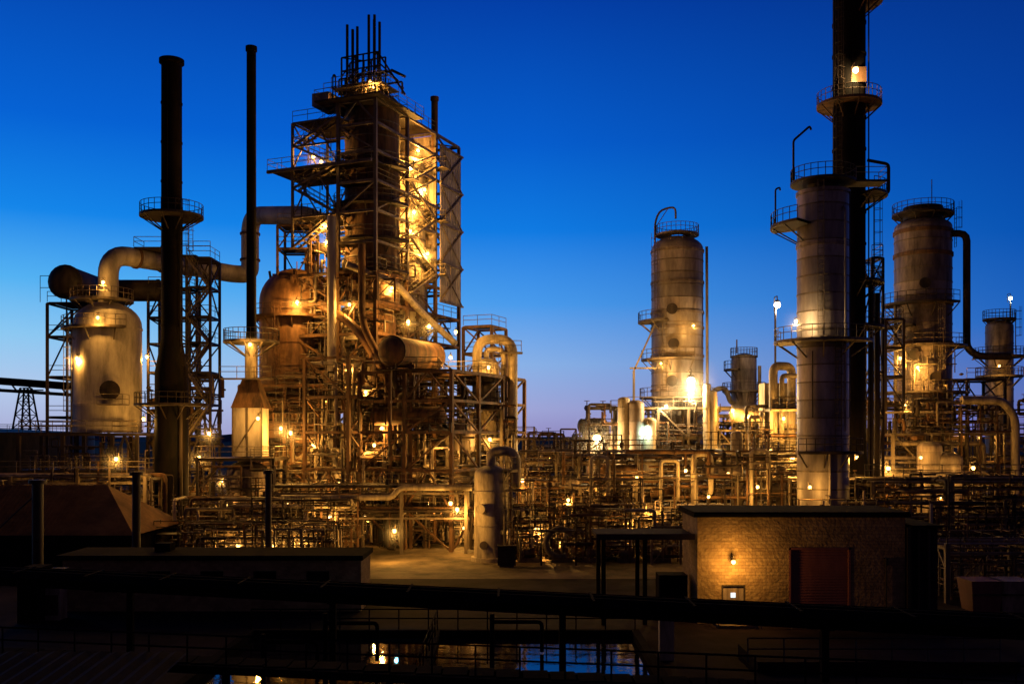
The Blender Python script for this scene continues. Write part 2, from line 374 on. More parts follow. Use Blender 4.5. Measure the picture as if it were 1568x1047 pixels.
b.rail([(x-2.6,d-1.8,Z(580,d)),(x+2.4,d-1.8,Z(580,d))]); b.box(x-2.6,x+2.4,d-1.8,d-.8,Z(582,d),Z(580,d),STEEL)
b.ladder(x+1,d-.9,Z(580,d),Z(522,d),-1.57)
b.trim(x-5,x+5,d-4,d-2,0,zz,14,R); b.clutter(x-4.5,x+4,d-3.5,d-2.4,.2,zz,30,R,(.04,.18))
b.done()
b=B('process_vessel'); d=106; x=X(165,d)
b.vdrum(x,d,11.2,Z(462,d),3.45,SHELL,False,40,.75)
for zz in (11.3,14,Z(505,d)): b.lathe(x,d,[(3.45,zz),(3.53,zz),(3.53,zz+.2),(3.45,zz+.2)],SHELL,40)
b.ring(x,d,Z(503,d),3.4,4.6,STEEL,math.pi*.8,math.pi*1.75)
b.ladder(x-2.6,d-3.1,11.2,Z(500,d),-2.2)
b.ring(x-.6,d,Z(462,d)+.2,1.6,3.2,STEEL)
b.tube((x+1.5,d-2.6,Z(600,d)),(x+1.9,d-4.1,Z(600,d)),.85,CLADD,18); b.tube((x+1.9,d-4.1,Z(600,d)),(x+1.93,d-4.25,Z(600,d)),1.0,DARK,18)
b.box(x+1,x+3.6,d-5.2,d-3.4,Z(622,d),Z(622,d)+.1,STEEL); b.rail([(x+1,d-5.2,Z(622,d)),(x+3.6,d-5.2,Z(622,d)),(x+3.6,d-3.4,Z(622,d))])
b.frame([x-7,x-2.5,x+2.5,x+5],[d-5,d,d+5],[3.6,7.2,11],.36,DARK,.5,.9)
b.rail([(x-7,d-5,11.3),(x+5,d-5,11.3)])
b.clutter(x-7,x+5,d-5,d+4,.3,10.5,80,R,(.05,.22)); b.trim(x-7,x+5,d-5.5,d-4,7.2,10.5,8,R)
for k in range(5): b.pipe([(x-3.6-.25*k,d-1.5+k*.5,11),(x-3.6-.25*k,d-1.5+k*.5,22+k)],.08,DARK)
b.done()
b=B('overhead_drum'); d=110
b.hdrum((X(125,d),d-4,Z(440,d)),(X(125,d),d+4,Z(440,d)),1.75,DARK); b.hdrum((X(178,d),d,Z(445,d)),(X(243,d),d,Z(445,d)),1.2,DARK)
b.frame([X(92,d),X(150,d)],[d-3,d+3],[Z(640,d),Z(580,d),Z(520,d),Z(470,d)],.26,DARK,.6,.9)
b.rail([(X(88,d),d-4,Z(470,d)),(X(150,d),d-4,Z(470,d))],DARK,h=2.8)
b.done()
b=B('flue_gas_duct'); 
b.pipe([W(166,470,106),W(166,388,106),(X(360,120),120,30.3),(X(383,120),120,30.3),(X(383,120),120,Z(330,120)),(X(470,111),111,Z(330,111)),(X(500,111),111,Z(345,111))],1.05,SHELL,24,2.4)
for t in (.2,.4,.6,.8):
    a=W(166,388,106); c=Vector((X(360,120),120,30.3)); p=a.lerp(c,t); dd=(c-a).normalized(); b.tube(p-dd*.12,p+dd*.12,1.2,RUST,20)
for v in (360,400): b.lathe(X(383,120),120,[(1.05,Z(v,120)),(1.2,Z(v,120)),(1.2,Z(v,120)+.25),(1.05,Z(v,120)+.25)],RUST,20)
b.done()
b=B('access_stair_tower'); d=108
xs=[X(222,d),X(286,d),X(322,d)]; zs=[3.6,7.2,10.8]+[Z(v,d) for v in (620,570,525,485,440,395)]
b.frame(xs[1:],[d,d+3.5],zs,.26,DARK,.7,.8)
b.frame(xs[:2],[d+1,d+4.5],zs[:8],.26,DARK,.6,.8)
b.stairs((xs[1]+.1,d-.3),(xs[2]-.1,d-.3),zs[2:],1)
zt=Z(378,d); b.box(X(205,d),X(250,d),d,d+3,zt-.2,zt,DARK); b.rail([(X(205,d),d+3,zt),(X(205,d),d,zt),(X(250,d),d,zt)])
b.box(X(278,d),X(300,d),d,d+3,Z(345,d)-3.4,Z(345,d)-3.2,DARK); b.rail([(X(270,d),d,Z(385,d)),(X(322,d),d,Z(385,d))])
b.ladder(X(292,d),d,Z(385,d),Z(342,d),-1.6)
b.clutter(xs[0],xs[2],d,d+5,2,Z(560,d),90,R,(.05,.26))
b.done()
b=B('conveyor_gallery'); d=125
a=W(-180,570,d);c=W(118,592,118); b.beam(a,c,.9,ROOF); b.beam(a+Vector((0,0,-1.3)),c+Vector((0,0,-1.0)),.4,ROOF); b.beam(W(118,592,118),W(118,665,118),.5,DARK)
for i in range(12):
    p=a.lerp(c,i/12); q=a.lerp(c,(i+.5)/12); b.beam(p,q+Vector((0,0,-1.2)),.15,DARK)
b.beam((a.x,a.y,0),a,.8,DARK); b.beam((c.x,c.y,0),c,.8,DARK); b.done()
b=B('transmission_pylon'); d=230; x=X(40,d); zt=Z(594,d)
for sx in (-1,1):
    for sy in (-1,1): b.beam((x+sx*3.6,d+sy*3.6,0),(x+sx*.9,d+sy*.9,zt),.32,ROOF)
for k in range(7):
    t0=k/7;t1=(k+1)/7; w0=3.6-2.7*t0;w1=3.6-2.7*t1
    for sy in (-1,1):
        b.beam((x-w0,d+sy*w0,zt*t0),(x+w1,d+sy*w1,zt*t1),.18,ROOF); b.beam((x+w0,d+sy*w0,zt*t0),(x-w1,d+sy*w1,zt*t1),.18,ROOF); b.beam((x-w1,d+sy*w1,zt*t1),(x+w1,d+sy*w1,zt*t1),.18,ROOF)
b.beam((x-4,d,zt-.5),(x+4,d,zt-.5),.3,ROOF); b.done()
b=B('storage_tank'); d=150; x=X(-20,d); b.lathe(x,d,[(15,0),(15,Z(664,d)),(15.2,Z(664,d)),(15.2,Z(662,d)),(0.05,Z(655,d))],DARK,48)
b.rail([(x+15*math.cos(t),d+15*math.sin(t),Z(662,d)) for t in [i*math.pi/12 for i in range(24)]],DARK,1.1,True); b.done()
b=B('storage_shed'); d0=78; 
xa,xb=X(-120,d0),X(205,d0)
b.add([(xa,d0,3.1),(xb,d0,3.1),(xb-4.5,d0+6,Z(742,d0+6)),(xa,d0+6,Z(742,d0+6)),(xb,d0+12,3.1),(xa,d0+12,3.1)],[(0,1,2,3),(3,2,4,5),(1,4,2)],BROOF)
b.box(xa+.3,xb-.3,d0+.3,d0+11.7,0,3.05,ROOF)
for i in range(30):
    t=i/30; xx=xa+(xb-xa-5)*t; b.beam((xx,d0,3.12),(xx,d0+6,Z(742,d0+6)+.02),.05,BROOF)
b.done()
b=B('pipe_rack'); b.rack(X(-60,96),X(240,96),93,97,[3.2,6.8],R,7); b.rail([(X(-60,96),93,7.4),(X(240,96),93,7.4)]); b.clutter(X(0,96),X(240,96),92,99,.3,7,90,R,(.04,.2)); b.trim(X(0,96),X(250,96),91,95,0,9,20,R); b.done()
for (u,d,vt,r) in ((58,66,740,.35),(209,74,727,.3),(411,70,725,.22)):
    b=B('steel_post'); x=X(u,d); b.tube((x,d,0),(x,d,Z(vt,d)),r,DARK,14); b.tube((x,d,Z(vt,d)),(x,d,Z(vt,d)+.25),r*1.6,DARK,14); b.tube((x,d,0),(x,d,.15),r*2,DARK,14)
    if u==58: b.pipe([(x,d,Z(vt,d)-.6),(x-3,d,Z(vt,d)-3.4)],.06,DARK,6)
    b.done()
# ================================================================ MAIN UNIT (grid rotated 23 deg)
ang=math.radians(-23); MT=Matrix.Translation((-13.7,100,0))@Matrix.Rotation(ang,4,'Z')
b=B('catalytic_cracker_structure',MT)
rm=random.Random(3)
low=[3.8,7.6,11.2,14.6,18,21.2,24.4,27.5]
high=[30.5,33.6,36.6,39.6,42.4,44.8]
b.frame([-10,-4.4,0],[0,6.5,13,19],low,.36,RUST,.7,.5,rm)
b.frame([-4.4,0],[0,6.5,13,19],high,.32,STEEL,.5,.15,rm,27.5)
b.frame([-10,-4.4],[0,6.5],[33.6,38.6,43.4],.24,STEEL,.95,.8,rm,30.5)
b.box(-12.6,0,-.8,6.5,38.5,38.62,DARK); b.rail([(-12.6,6,38.62),(-12.6,-.8,38.62),(0,-.8,38.62)])
b.beam((-12.6,-.8,38.4),(0,-.8,38.4),.3,STEEL)
b.box(-6.5,1.2,-1.2,8,44.8,44.95,DARK); b.rail([(-6.5,8,44.95),(-6.5,-1.2,44.95),(1.2,-1.2,44.95),(1.2,8,44.95)])
b.box(-7.6,-5.6,0,3,44.9,46.2,CLADD)
b.vdrum(-3,4.4,24,47,2.9,RUST,True,40)
for zz in (28,31.3,35,38.8): b.ring(-3,4.4,zz,2.9,4.1,DARK,math.pi*.95,math.pi*2.05,STEEL)
b.vdrum(-2.9,11.2,22,42,2.3,CREAM,True,28)
b.box(-4.3,-.2,13.1,13.16,28,44.6,CLADD)
b.box(.24,.3,13.6,18.9,26,43.6,SHELL)
for k in range(13): b.box(.3,.35,13.7+.42*k,13.8+.42*k,26,43.6,CLAD)
for zz in (26,30.4,34.8,39.2,43.6): b.beam((.45,13.3,zz),(.45,19.2,zz),.2,STEEL)
for k in range(4):
    b.beam((.45,13.4,26+4.4*k),(.45,19.1,30.4+4.4*k),.14,STEEL); b.beam((.45,19.1,26+4.4*k),(.45,13.4,30.4+4.4*k),.1,STEEL)
b.stairs((.25,6.8),(.25,12.8),[20,23,26,29,32,35,38,41],.9)
b.stairs((-9.8,-.2),(-4.6,-.2),[30.5,33.6,36.6,38.6,41,43.4],1.0)
for zz in (23,26,29,32,35,38,41): 
    yy=12.9 if round((zz-20)/3)%2 else 5.4
    b.box(0,1.3,yy,yy+1.3,zz-.1,zz,STEEL); b.rail([(0,yy,zz),(1.3,yy,zz),(1.3,yy+1.3,zz)])
for (lx,ly,h) in ((-4.6,2,53.6),(-4.2,2.4,53.2),(-3.8,1.8,52.9),(-3.5,2.2,53.3),(-2,2,54.2),(-1.6,2.4,53.8),(-1.2,1.8,54),(-.9,2.3,53.4)):
    b.tube((lx,ly,45),(lx,ly,h),.15,DARK,8)
for lx in (-4.9,-3.2,-2.3,-.6):
    for ly in (1.4,3): b.beam((lx,ly,45),(lx,ly,50),.14,DARK)
for zz in (47,48.6,50):
    for ly in (1.4,3): b.beam((-4.9,ly,zz),(-.6,ly,zz),.12,DARK)
    b.beam((-4.9,1.4,zz),(-3.2,3,zz),.1,DARK); b.beam((-2.3,1.4,zz-2),(-.6,1.4,zz),.1,DARK); b.beam((-4.9,1.4,zz-2),(-3.2,1.4,zz),.1,DARK)
b.beam((-.6,1.4,50),(2.6,1.4,45.2),.16,DARK); b.beam((-.6,1.4,49),(1.8,1.4,46.7),.14,DARK); b.tube((1,1.4,47.9),(2.6,1.4,47.0),.14,DARK)
b.rail([(-5.5,.4,46.6),(.4,.4,46.6),(.4,4,46.6)]); b.box(-5.5,.4,.4,4,46.5,46.6,STEEL)
b.rail([(-5.9,-.4,45.8),(.9,-.4,45.8)]); b.clutter(-5.5,.6,0,5,45,48,20,rm,(.05,.12))
b.lathe(-.2,13.2,[(.38,42),(.38,48.6),(.48,48.6),(.48,49),(.3,49)],RUST,16)
b.frame([0,5,10],[-3,3,9,15],[3.8,7.6,11.2,14.2,17],.34,RUST,.65,.4,rm)
b.frame([-5,0],[-5,-.3],[3.8,7.6,11.2,14.6,18.4],.32,RUST,.7,.3,rm)
b.frame([3,6.5],[14,18],[17,20,23],.3,RUST,.7,.5,rm)
b.clutter(-10,9.5,-1,14,.5,16.5,400,rm,(.04,.3)); b.clutter(-9.5,-.3,0,12,15,29,230,rm,(.05,.3),[CREAM,STEEL,RUST,RUST,REGEN]); b.clutter(-4.2,0,6,13,28,44,50,rm,(.04,.16))
b.clutter(-5,5,-5,0,.3,18,110,rm,(.06,.26),None,(5,3,8)); b.clutter(-10,-4.4,0,6,28,42,30,rm,(.04,.14))
b.vdrum(-7,9,8,20,2.2,REGEN,True); b.vdrum(3,6,3.9,15,1.7,CREAM,True); b.vdrum(7,5,3.9,12.5,1.5,CLADD,True); b.hdrum((1,-1.5,12.8),(8,-1.5,12.8),.9,RUST); b.hdrum((-9,2,22.6),(-5,2,22.6),1.0,CREAM); b.vdrum(-1.8,3.4,14.8,24,1.9,RUST,True)
b.hdrum((1,-1,5.2),(6,-1,5.2),.8,CREAM); b.vdrum(-7.5,3,.4,7.4,1.3,CREAM,True)
for k,zz in enumerate([0,3.8,7.6,11.2,14.6]): b.trim(-10,10,-4,1,zz,zz+3.2,12,rm)
for k,zz in enumerate([18,21.2,24.4]): b.trim(-9,1.5,-1,2,zz,zz+2.8,6,rm)
b.pipe([(-4.4,-1.2,33),(-4.4,-1.2,9),(-3.2,-1.2,6)],.46,SHELL,16,1.5)
b.pipe([(-1,-1,30),(-1,-1,22),(2,-1,17),(2,-1,9)],.36,RUST,12,1.5)
b.pipe([(-8,1,25),(-2,-.8,22),(4,-.8,14),(4,-.8,6)],.45,REGEN,14,2)
b.pipe([(-2.5,-1.5,28),(1,2,26.5),(1,8,24),(3,12,21)],.36,CREAM,14,1.5)
b.done()
b=B('regenerator_vessel'); d=107; x=X(452,d); r=3.75
prof=[(2.6,0),(2.6,5),(r*.85,7.5),(r,9.5)]
z=11.
while z<23.5: prof+=[(r,z),(r+.07,z),(r+.07,z+.15),(r,z+.15)]; z+=2.4
zc=Z(412,d)-r*.98
prof.append((r,zc))
for i in range(1,15):
    a=math.pi/2*i/14; prof.append((r*math.cos(a),zc+r*.98*math.sin(a)))
b.lathe(x,d,prof,REGEN,48)
b.ring(x,d,Z(487,d),r,r+1.1,RUST,math.pi*.9,math.pi*1.9)
b.ladder(x-1,d-r-.2,10,Z(487,d),-1.7,RUST)
b.pipe([(x+1.5,d+.5,zc+3),(x+1.5,d+.5,zc+6),(x+6,d+1,zc+6)],.6,RUST,14,1)
for k in range(9):
    a=k*.7; b.tube((x+2.5*math.cos(a),d+2.5*math.sin(a),zc+2),(x+2.7*math.cos(a),d+2.7*math.sin(a),zc+3.3),.14,RUST)
b.frame([x-4.6,x,x+4.6],[d-5,d+5],[4,8,12,16],.34,RUST,.5,.4,rm)
b.frame([X(430,d),X(480,d)],[d-1.5,d+2],[Z(385,d),Z(350,d)],.25,RUST,.6,1,rm,24)
b.clutter(x-4.5,x+4.5,d-5.5,d-3.9,.5,17,150,rm,(.04,.22))
b.clutter(x+2,x+7,d-4,d-2,17,29,70,rm,(.05,.2),None,(3,2,6))
for zz in (0,4,8,12): b.trim(x-4.6,x+5,d-6,d-4.5,zz,zz+3.4,6,rm)
b.done()
b=B('horizontal_drum'); b.hdrum((-11.4,94.5,18.9),(-8.2,102,18.9),1.45,RUST,0,28)
for t in (.2,.8):
    p=Vector((-11.4,94.5,0)).lerp(Vector((-8.2,102,0)),t); b.beam((p.x-1,p.y,0),(p.x-1,p.y,18),.32,RUST); b.beam((p.x+1,p.y,0),(p.x+1,p.y,18),.32,RUST); b.beam((p.x-1.4,p.y,17.6),(p.x+1.4,p.y,17.6),.35,RUST)
b.box(-13,-7,94,103,17.1,17.2,DARK); b.rail([(-13,94,17.2),(-7,94,17.2),(-7,103,17.2)]); b.done()
b=B('fractionator_column'); d=106; x=X(745,d)
b.vdrum(x,d,0,Z(548,d),1.3,CREAM,True); b.ring(x,d,Z(618,d),1.3,2.2); b.ring(x,d,Z(575,d),1.3,2.1,STEEL,math.pi,2*math.pi)
b.pipe([(X(731,d),d-.5,Z(610,d)),(X(731,d),d-.5,Z(520,d)),(X(785,d),d-.5,Z(520,d)),(X(785,d),d-.5,Z(700,d))],.52,CREAM,16,1.6)
b.pipe([(x,d,Z(548,d)),(x,d,Z(535,d)),(X(772,d),d-.3,Z(535,d)),(X(772,d),d-.3,Z(680,d)),(X(772,d),d-3,Z(690,d))],.3,CREAM,14,1)
b.frame([X(724,d),X(768,d)],[d-3,d+3],[3.5,7,10.5,13.5],.28,STEEL,.6,.6,rm); b.ladder(X(762,d),d-1.7,8,Z(560,d),-1.4)
b.rail([(X(775,d),d-3,Z(672,d)),(X(820,d),d-3,Z(672,d))]); b.rail([(X(765,d),d-2,Z(540,d)),(X(798,d),d-2,Z(540,d))])
b.box(X(765,d),X(800,d),d-2,d,Z(541,d)-.1,Z(541,d),STEEL); b.frame([X(778,d),X(818,d)],[d-3,d+3],[3.5,7,Z(672,d)],.25,STEEL,.5,.6,rm)
b.clutter(X(724,d),X(790,d),d-3,d+2,.4,14,70,rm,(.04,.2))
b.done()
b=B('knockout_drum'); d=87; x=X(752,d)
b.lathe(x,d,[(1.75,0),(1.75,.35),(1.5,.36),(1.5,1.2),(1.48,1.3)],CREAM,32); b.vdrum(x,d,1.2,Z(712,d),1.47,CREAM,False,36,.55)
b.lathe(x,d,[(1.47,5.9),(1.56,5.9),(1.56,6.1),(1.47,6.1)],CREAM,32); b.lathe(x,d,[(1.47,3.1),(1.54,3.1),(1.54,3.2),(1.47,3.2)],CREAM,32)
b.pipe([(x,d,Z(714,d)),(x,d,Z(690,d)),(X(790,d),d,Z(690,d)),(X(790,d),d,Z(745,d)),(X(790,d),d+3,Z(745,d))],.42,CREAM,16,1.3)
b.tube((x-.7,d-1.2,4.6),(x-.9,d-1.75,4.6),.42,CREAM,16); b.tube((x-.6,d-1.35,1.5),(x-.62,d-1.6,1.5),.35,STEEL,14)
b.ladder(x+1.3,d-1.1,.2,Z(715,d),-.8); b.ring(x,d,Z(718,d),1.5,2.4,STEEL,-.8,1.6)
b.pipe([(x+1.2,d-1.3,.2),(x+1.2,d-1.3,6.2),(x+3,d-1.3,6.2)],.12,STEEL); b.trim(x+1.5,x+4.5,d-1,d+1,0,7,8,rm); b.done()
b=B('control_cabinet'); d=82.5; x=X(776,d); b.box(x-.75,x+.75,d,d+.8,.15,1.7,DARK); b.box(x-.8,x+.8,d-.05,d+.85,1.7,1.78,DARK); b.box(x-.6,x+.6,d+.1,d+.7,0,.15,CONC)
b.box(x-.68,x-.02,d-.03,d,.25,1.6,DARK); b.box(x+.02,x+.68,d-.03,d,.25,1.6,DARK); b.done()
b=B('pipe_rack'); rr=random.Random(11)
b.rack(X(425,94),X(715,94),92,96,[3.6,5.9],rr,8,5.5,(.07,.26)); b.pipe([(X(430,91),91.5,5.2),(X(600,91),91.5,5.2),(X(610,91),91.5,6.1),(X(722,91),91.5,6.1)],.26,CREAM,12)
b.clutter(X(300,95),X(555,95),88,96,.2,5.2,220,rr,(.035,.17)); b.clutter(X(600,100),X(720,100),99,104,.2,6,90,rr,(.04,.2)); b.rail([(X(420,92),91.8,6.3),(X(720,92),91.8,6.3)]); b.trim(X(300,92),X(560,92),87,94,0,5.5,36,rr); b.trim(X(560,97),X(720,97),96,100,0,5,16,rr)
b.done()
b=B('pipe_rack'); b.rack(X(320,86),X(500,86),84.5,87,[2.6],rr,4,5,(.05,.16)); b.clutter(X(290,86),X(520,86),83,88,.2,3.4,110,rr,(.03,.12)); b.trim(X(220,86),X(540,86),82,88,0,3.6,26,rr); b.done()
# ================================================================ CENTRE PROCESS AREA
rc=random.Random(21)
DKP=[DARK,DARK,STEEL,RUST,RUST,CREAM,CLADD,DARK]
b=B('pipe_rack'); b.rack(X(800,98),X(1225,98),96,101,[3.4,6.2,8.6],rc,8,6,(.07,.28)); b.clutter(X(795,98),X(1225,98),92,102,.3,9.4,400,rc,(.035,.22),DKP); b.rail([(X(800,98),96,9.4),(X(1225,98),96,9.4)]); b.trim(X(795,98),X(1225,98),91,96,0,9.5,46,rc); b.trim(X(795,98),X(1225,98),96,101,8.6,11.5,14,rc)
for (u,v,w,r,m) in ((850,740,32,.6,CLADD),(925,722,48,.7,RUST),(1000,755,40,.55,RUST),(1080,722,50,.7,CLADD),(1150,750,45,.6,STEEL),(960,800,35,.55,STEEL)): b.hdrum((X(u,96),96,Z(v,96)),(X(u+w,96),96,Z(v,96)),r,m); b.box(X(u,96),X(u+w,96),95.2,96.8,Z(v,96)-r-.25,Z(v,96)-r-.1,DARK); b.beam((X(u+4,96),96,0),(X(u+4,96),96,Z(v,96)-r),.25,STEEL); b.beam((X(u+w-4,96),96,0),(X(u+w-4,96),96,Z(v,96)-r),.25,STEEL)
for (u,vt,r,m) in ((838,735,.5,CLADD),(1128,660,.6,CREAM),(1196,712,.5,CLADD)): b.vdrum(X(u,97),97,0,Z(vt,97),r,m,True,20)
for (u,vt,r) in ((905,700,.22),(1062,695,.26),(1012,705,.18),(1150,690,.2)): xx=X(u,93); b.pipe([(xx,93,.3),(xx,93,Z(vt,93)),(xx+1.6,93,Z(vt,93)),(xx+1.6,93,Z(vt+60,93)),(xx+1.6,96,Z(vt+60,93))],r,CREAM,12)
b.done()
b=B('pump_manifold'); b.clutter(X(785,88),X(1075,88),85,93,.2,4.6,260,rc,(.03,.17),DKP,(4,3,3)); b.trim(X(790,88),X(1075,88),83,92,0,4.6,30,rc)
for k in range(7):
    xx=X(800+36*k,90)+rc.uniform(-1,1); b.vdrum(xx,90+rc.uniform(-2,2),.3,rc.uniform(2,4.2),rc.uniform(.3,.55),rc.choice([RUST,CLADD,STEEL]),False,16)
for k in range(5):
    xx=X(810+50*k,86); b.box(xx-.9,xx+.9,85.5,86.7,.0,.4,CONC); b.tube((xx-.7,86,.8),(xx+.1,86,.8),.35,STEEL,12); b.tube((xx+.1,86,.8),(xx+.5,86,.8),.5,RUST,14); b.pipe([(xx+.3,86,.8),(xx+.3,86,2.6),(xx+.3,89,2.6)],.12,CREAM)
b.sweep([(X(858,84)+1.2*math.cos(t),84.5,1.8+1.2*math.sin(t)) for t in [.6+i*.42 for i in range(12)]],.26,STEEL,12)
b.done()
b=B('process_steel_structure'); d=118
b.frame([X(u,d) for u in (955,1000,1045,1088)],[d-4,d,d+4],[3.6,7.2,10.6,14],.3,STEEL,.5,.6,rc); b.clutter(X(900,d),X(1090,d),d-5,d+4,.5,14.5,230,rc,(.05,.24)); b.trim(X(890,d),X(1090,d),d-6,d-3,3,15,24,rc)
for (u,vt,r) in ((948,610,.7),(965,615,1.0),(985,640,.8),(1070,590,.45),(1078,600,.5)): b.vdrum(X(u,d),d-5,5,Z(vt,d),r,rc.choice([CREAM,CLADD]),True,18)
b.clutter(X(1090,d),X(1225,d),d-4,d+4,.5,14,170,rc,(.06,.28)); b.frame([X(u,d) for u in (1090,1130,1175,1222)],[d-4,d+3],[4,8,11.4],.3,STEEL,.5,.6,rc); b.trim(X(1090,d),X(1225,d),d-6,d-3,3,14,16,rc)
b.hdrum((X(1110,d),d-4.6,13.2),(X(1145,d),d-4.6,13.2),.9,CREAM); b.done()
b=B('process_steel_structure'); d=140; b.frame([X(u,d) for u in (880,905,935,960)],[d-3,d+3],[4,8,11],.3,DARK,.6,.6,rc); b.clutter(X(800,d),X(960,d),d-3,d+3,.5,11,150,rc,(.06,.26)); b.clutter(X(805,130),X(870,130),128,132,7,11.2,16,rc,(.08,.2)); b.trim(X(800,d),X(960,d),d-6,d-3,2,13,24,rc)
b.hdrum((X(890,d),d,12.2),(X(925,d),d,12.2),1.0,DARK,2); b.done()
b=B('distillation_column'); d=125; x=X(1037,d); r=3.22
b.vdrum(x,d,0,Z(362,d),r,CLAD,True,44,.55)
for v in (388,436,482,505,548,600): b.lathe(x,d,[(r,Z(v,d)),(r+.12,Z(v,d)),(r+.12,Z(v,d)+.3),(r,Z(v,d)+.3)],CLADD,44)
b.ring(x,d,Z(362,d)+.25,1,2.7,STEEL,brk=False)
b.ring(x,d,Z(492,d),r,r+1.7,STEEL,math.pi*.85,math.pi*1.35); b.ring(x,d,Z(550,d),r,r+1.3,STEEL,math.pi*.9,math.pi*1.6); b.ring(x,d,Z(608,d),r,r+1.5,STEEL,math.pi*.8,math.pi*2.1)
b.ladder(x-2,d-2.75,Z(600,d),Z(495,d),-2.1); b.ladder(x-2.9,d-1.8,Z(490,d),Z(372,d),-2.6)
b.pipe([(x-2.8,d,Z(385,d)),(x-2.8,d,Z(340,d)),(x-2.2,d,Z(322,d)),(x-.2,d,Z(316,d)),(x-.2,d,Z(335,d))],.13,STEEL,8,1.5); b.beam((x-2.8,d,Z(350,d)),(x-1.2,d,Z(320,d)),.1,STEEL)
for (v,a) in ((478,-1.9),(530,-1.85),(585,-1.9),(620,-1.5)):
    c,s_=math.cos(a),math.sin(a); b.tube((x+c*(r-.1),d+s_*(r-.1),Z(v,d)),(x+c*(r+.5),d+s_*(r+.5),Z(v,d)),.5,CLADD,16); b.tube((x+c*(r+.5),d+s_*(r+.5),Z(v,d)),(x+c*(r+.6),d+s_*(r+.6),Z(v,d)),.68,DARK,16)
b.pipe([(x+3.5,d-1,Z(380,d)),(x+3.6,d-1,Z(640,d))],.18,STEEL)
b.beam((X(998,d),d-3,Z(500,d)),(X(966,d),d-3,Z(570,d)),.2,STEEL); b.beam((X(966,d),d-3,Z(570,d)),(X(966,d),d-3,Z(620,d)),.26,STEEL); b.beam((X(960,d),d-3,Z(566,d)),(X(1000,d),d-3,Z(566,d)),.2,STEEL)
b.done()
b=B('distillation_column'); d=140; x=X(1139,d); b.vdrum(x,d,0,Z(541,d),1.75,CLADD,True,28); b.ring(x,d,Z(545,d),.8,1.9,STEEL,brk=False); b.ring(x,d,Z(598,d),1.7,3,STEEL); b.ring(x,d,Z(565,d),1.7,2.8,STEEL,2.5,4.2)
b.pipe([(x-1,d,Z(541,d)),(x-1,d,Z(520,d))],.1,STEEL); b.pipe([(x+2.2,d,Z(560,d)),(x+2.2,d,Z(640,d))],.25,CREAM)
b.pipe([(x-4.8,d-2,8),(x-4.8,d-2,Z(598,d)),(x-3,d-2,Z(594,d)),(x-2.4,d-2,Z(615,d)),(x-1.7,d-1,Z(618,d))],.35,CREAM); b.done()
b=B('transfer_line'); d=104
for (u0,u1,vt,vb,r) in ((1184,1216,560,705,.45),(1197,1230,575,690,.26)):
    b.pipe([(X(u0,d),d,Z(vb,d)),(X(u0,d),d,Z(vt,d)),(X(u1,d),d+1,Z(vt,d)),(X(u1,d),d+1,Z(vb,d))],r,CREAM,16,r*1.8)
b.frame([X(1175,d),X(1222,d)],[d-1.5,d+2.5],[3.6,7.2,10.4,13.5],.3,CREAM,.4,.6,rc); b.clutter(X(1150,d),X(1225,d),d-2,d+3,.4,14,80,rc,(.05,.22)); b.trim(X(1150,d),X(1225,d),d-3,d+1,0,15,12,rc)
b.box(X(1180,d),X(1225,d),d+2.5,d+5,11,16.5,CREAM); b.done()
b=B('light_mast'); d=130; x=X(1187,d); b.tube((x,d,0),(x,d,Z(470,d)),.14,STEEL,8); b.done()
# ================================================================ RIGHT TOWER
b=B('vacuum_column'); d=88; x=X(1260,d); r=2.22
b.vdrum(x,d,0,Z(290,d),r,CLAD,True,44,.3)
for v in (300,380,522,695): b.lathe(x,d,[(r,Z(v,d)),(r+.1,Z(v,d)),(r+.1,Z(v,d)+.3),(r,Z(v,d)+.3)],CLADD,44)
zz=Z(279,d); b.ring(x,d,zz,.4,2.8,DARK,brk=False); b.box(x+1.9,x+5.3,d-1,d+1,zz-.2,zz-.01,DARK); b.rail([(x+2.6,d-1,zz),(x+5.3,d-1,zz),(x+5.3,d+1,zz)])
b.lathe(x,d,[(1.2,Z(292,d)),(1.4,zz-.3),(2.6,zz-.29)],DARK,24)
b.ring(x,d,Z(345,d),r,r+2.3,DARK,math.pi*.8,math.pi*1.25); b.ring(x,d,Z(522,d),r,r+2.0,STEEL,math.pi*.75,math.pi*1.85); b.ring(x,d,Z(690,d),r,r+1.2,DARK,math.pi*1.2,math.pi*2)
b.pipe([(x-2.75,d-.5,zz),(x-2.75,d-.5,Z(218,d)),(x-1.3,d-.5,Z(196,d)),(x-1.2,d-.5,Z(202,d))],.1,DARK)
b.pipe([(x-4.2,d,Z(345,d)),(x-4.2,d,Z(290,d)),(x-3.8,d,Z(287,d)),(x-3.8,d,Z(292,d))],.08,DARK)
b.ladder(x+.6,d-r-.15,Z(690,d),Z(520,d),-1.5,DARK); b.ladder(x-.9,d-r-.1,Z(520,d),Z(285,d),-1.8,STEEL,False)
b.pipe([(x+1.2,d-r-.1,Z(660,d)),(x+1.2,d-r-.1,Z(330,d)),(x+1.2,d-r+.6,Z(320,d))],.1,CLAD); b.pipe([(x-.2,d-r-.3,Z(770,d)),(x-.2,d-r-.3,Z(690,d))],.12,CLAD)
b.pipe([(x-1.5,d-r+.3,Z(640,d)),(x-1.5,d-r+.3,Z(540,d))],.06,DARK); b.pipe([(x+1.8,d-r+.5,Z(640,d)),(x+1.8,d-r+.5,Z(300,d))],.06,DARK)
b.tube((x+.3,d-r+.1,2.2),(x+.3,d-r-.5,2.2),.5,STEEL,16); b.clutter(x-3.4,x+3.6,d-4,d-2.5,.3,5.5,40,rc,(.04,.16)); b.trim(x-3.5,x+4,d-4.5,d-3,0,5,12,rc)
b.done()
b=B('flare_stack'); d=95; x=X(1300,d); r=1.5
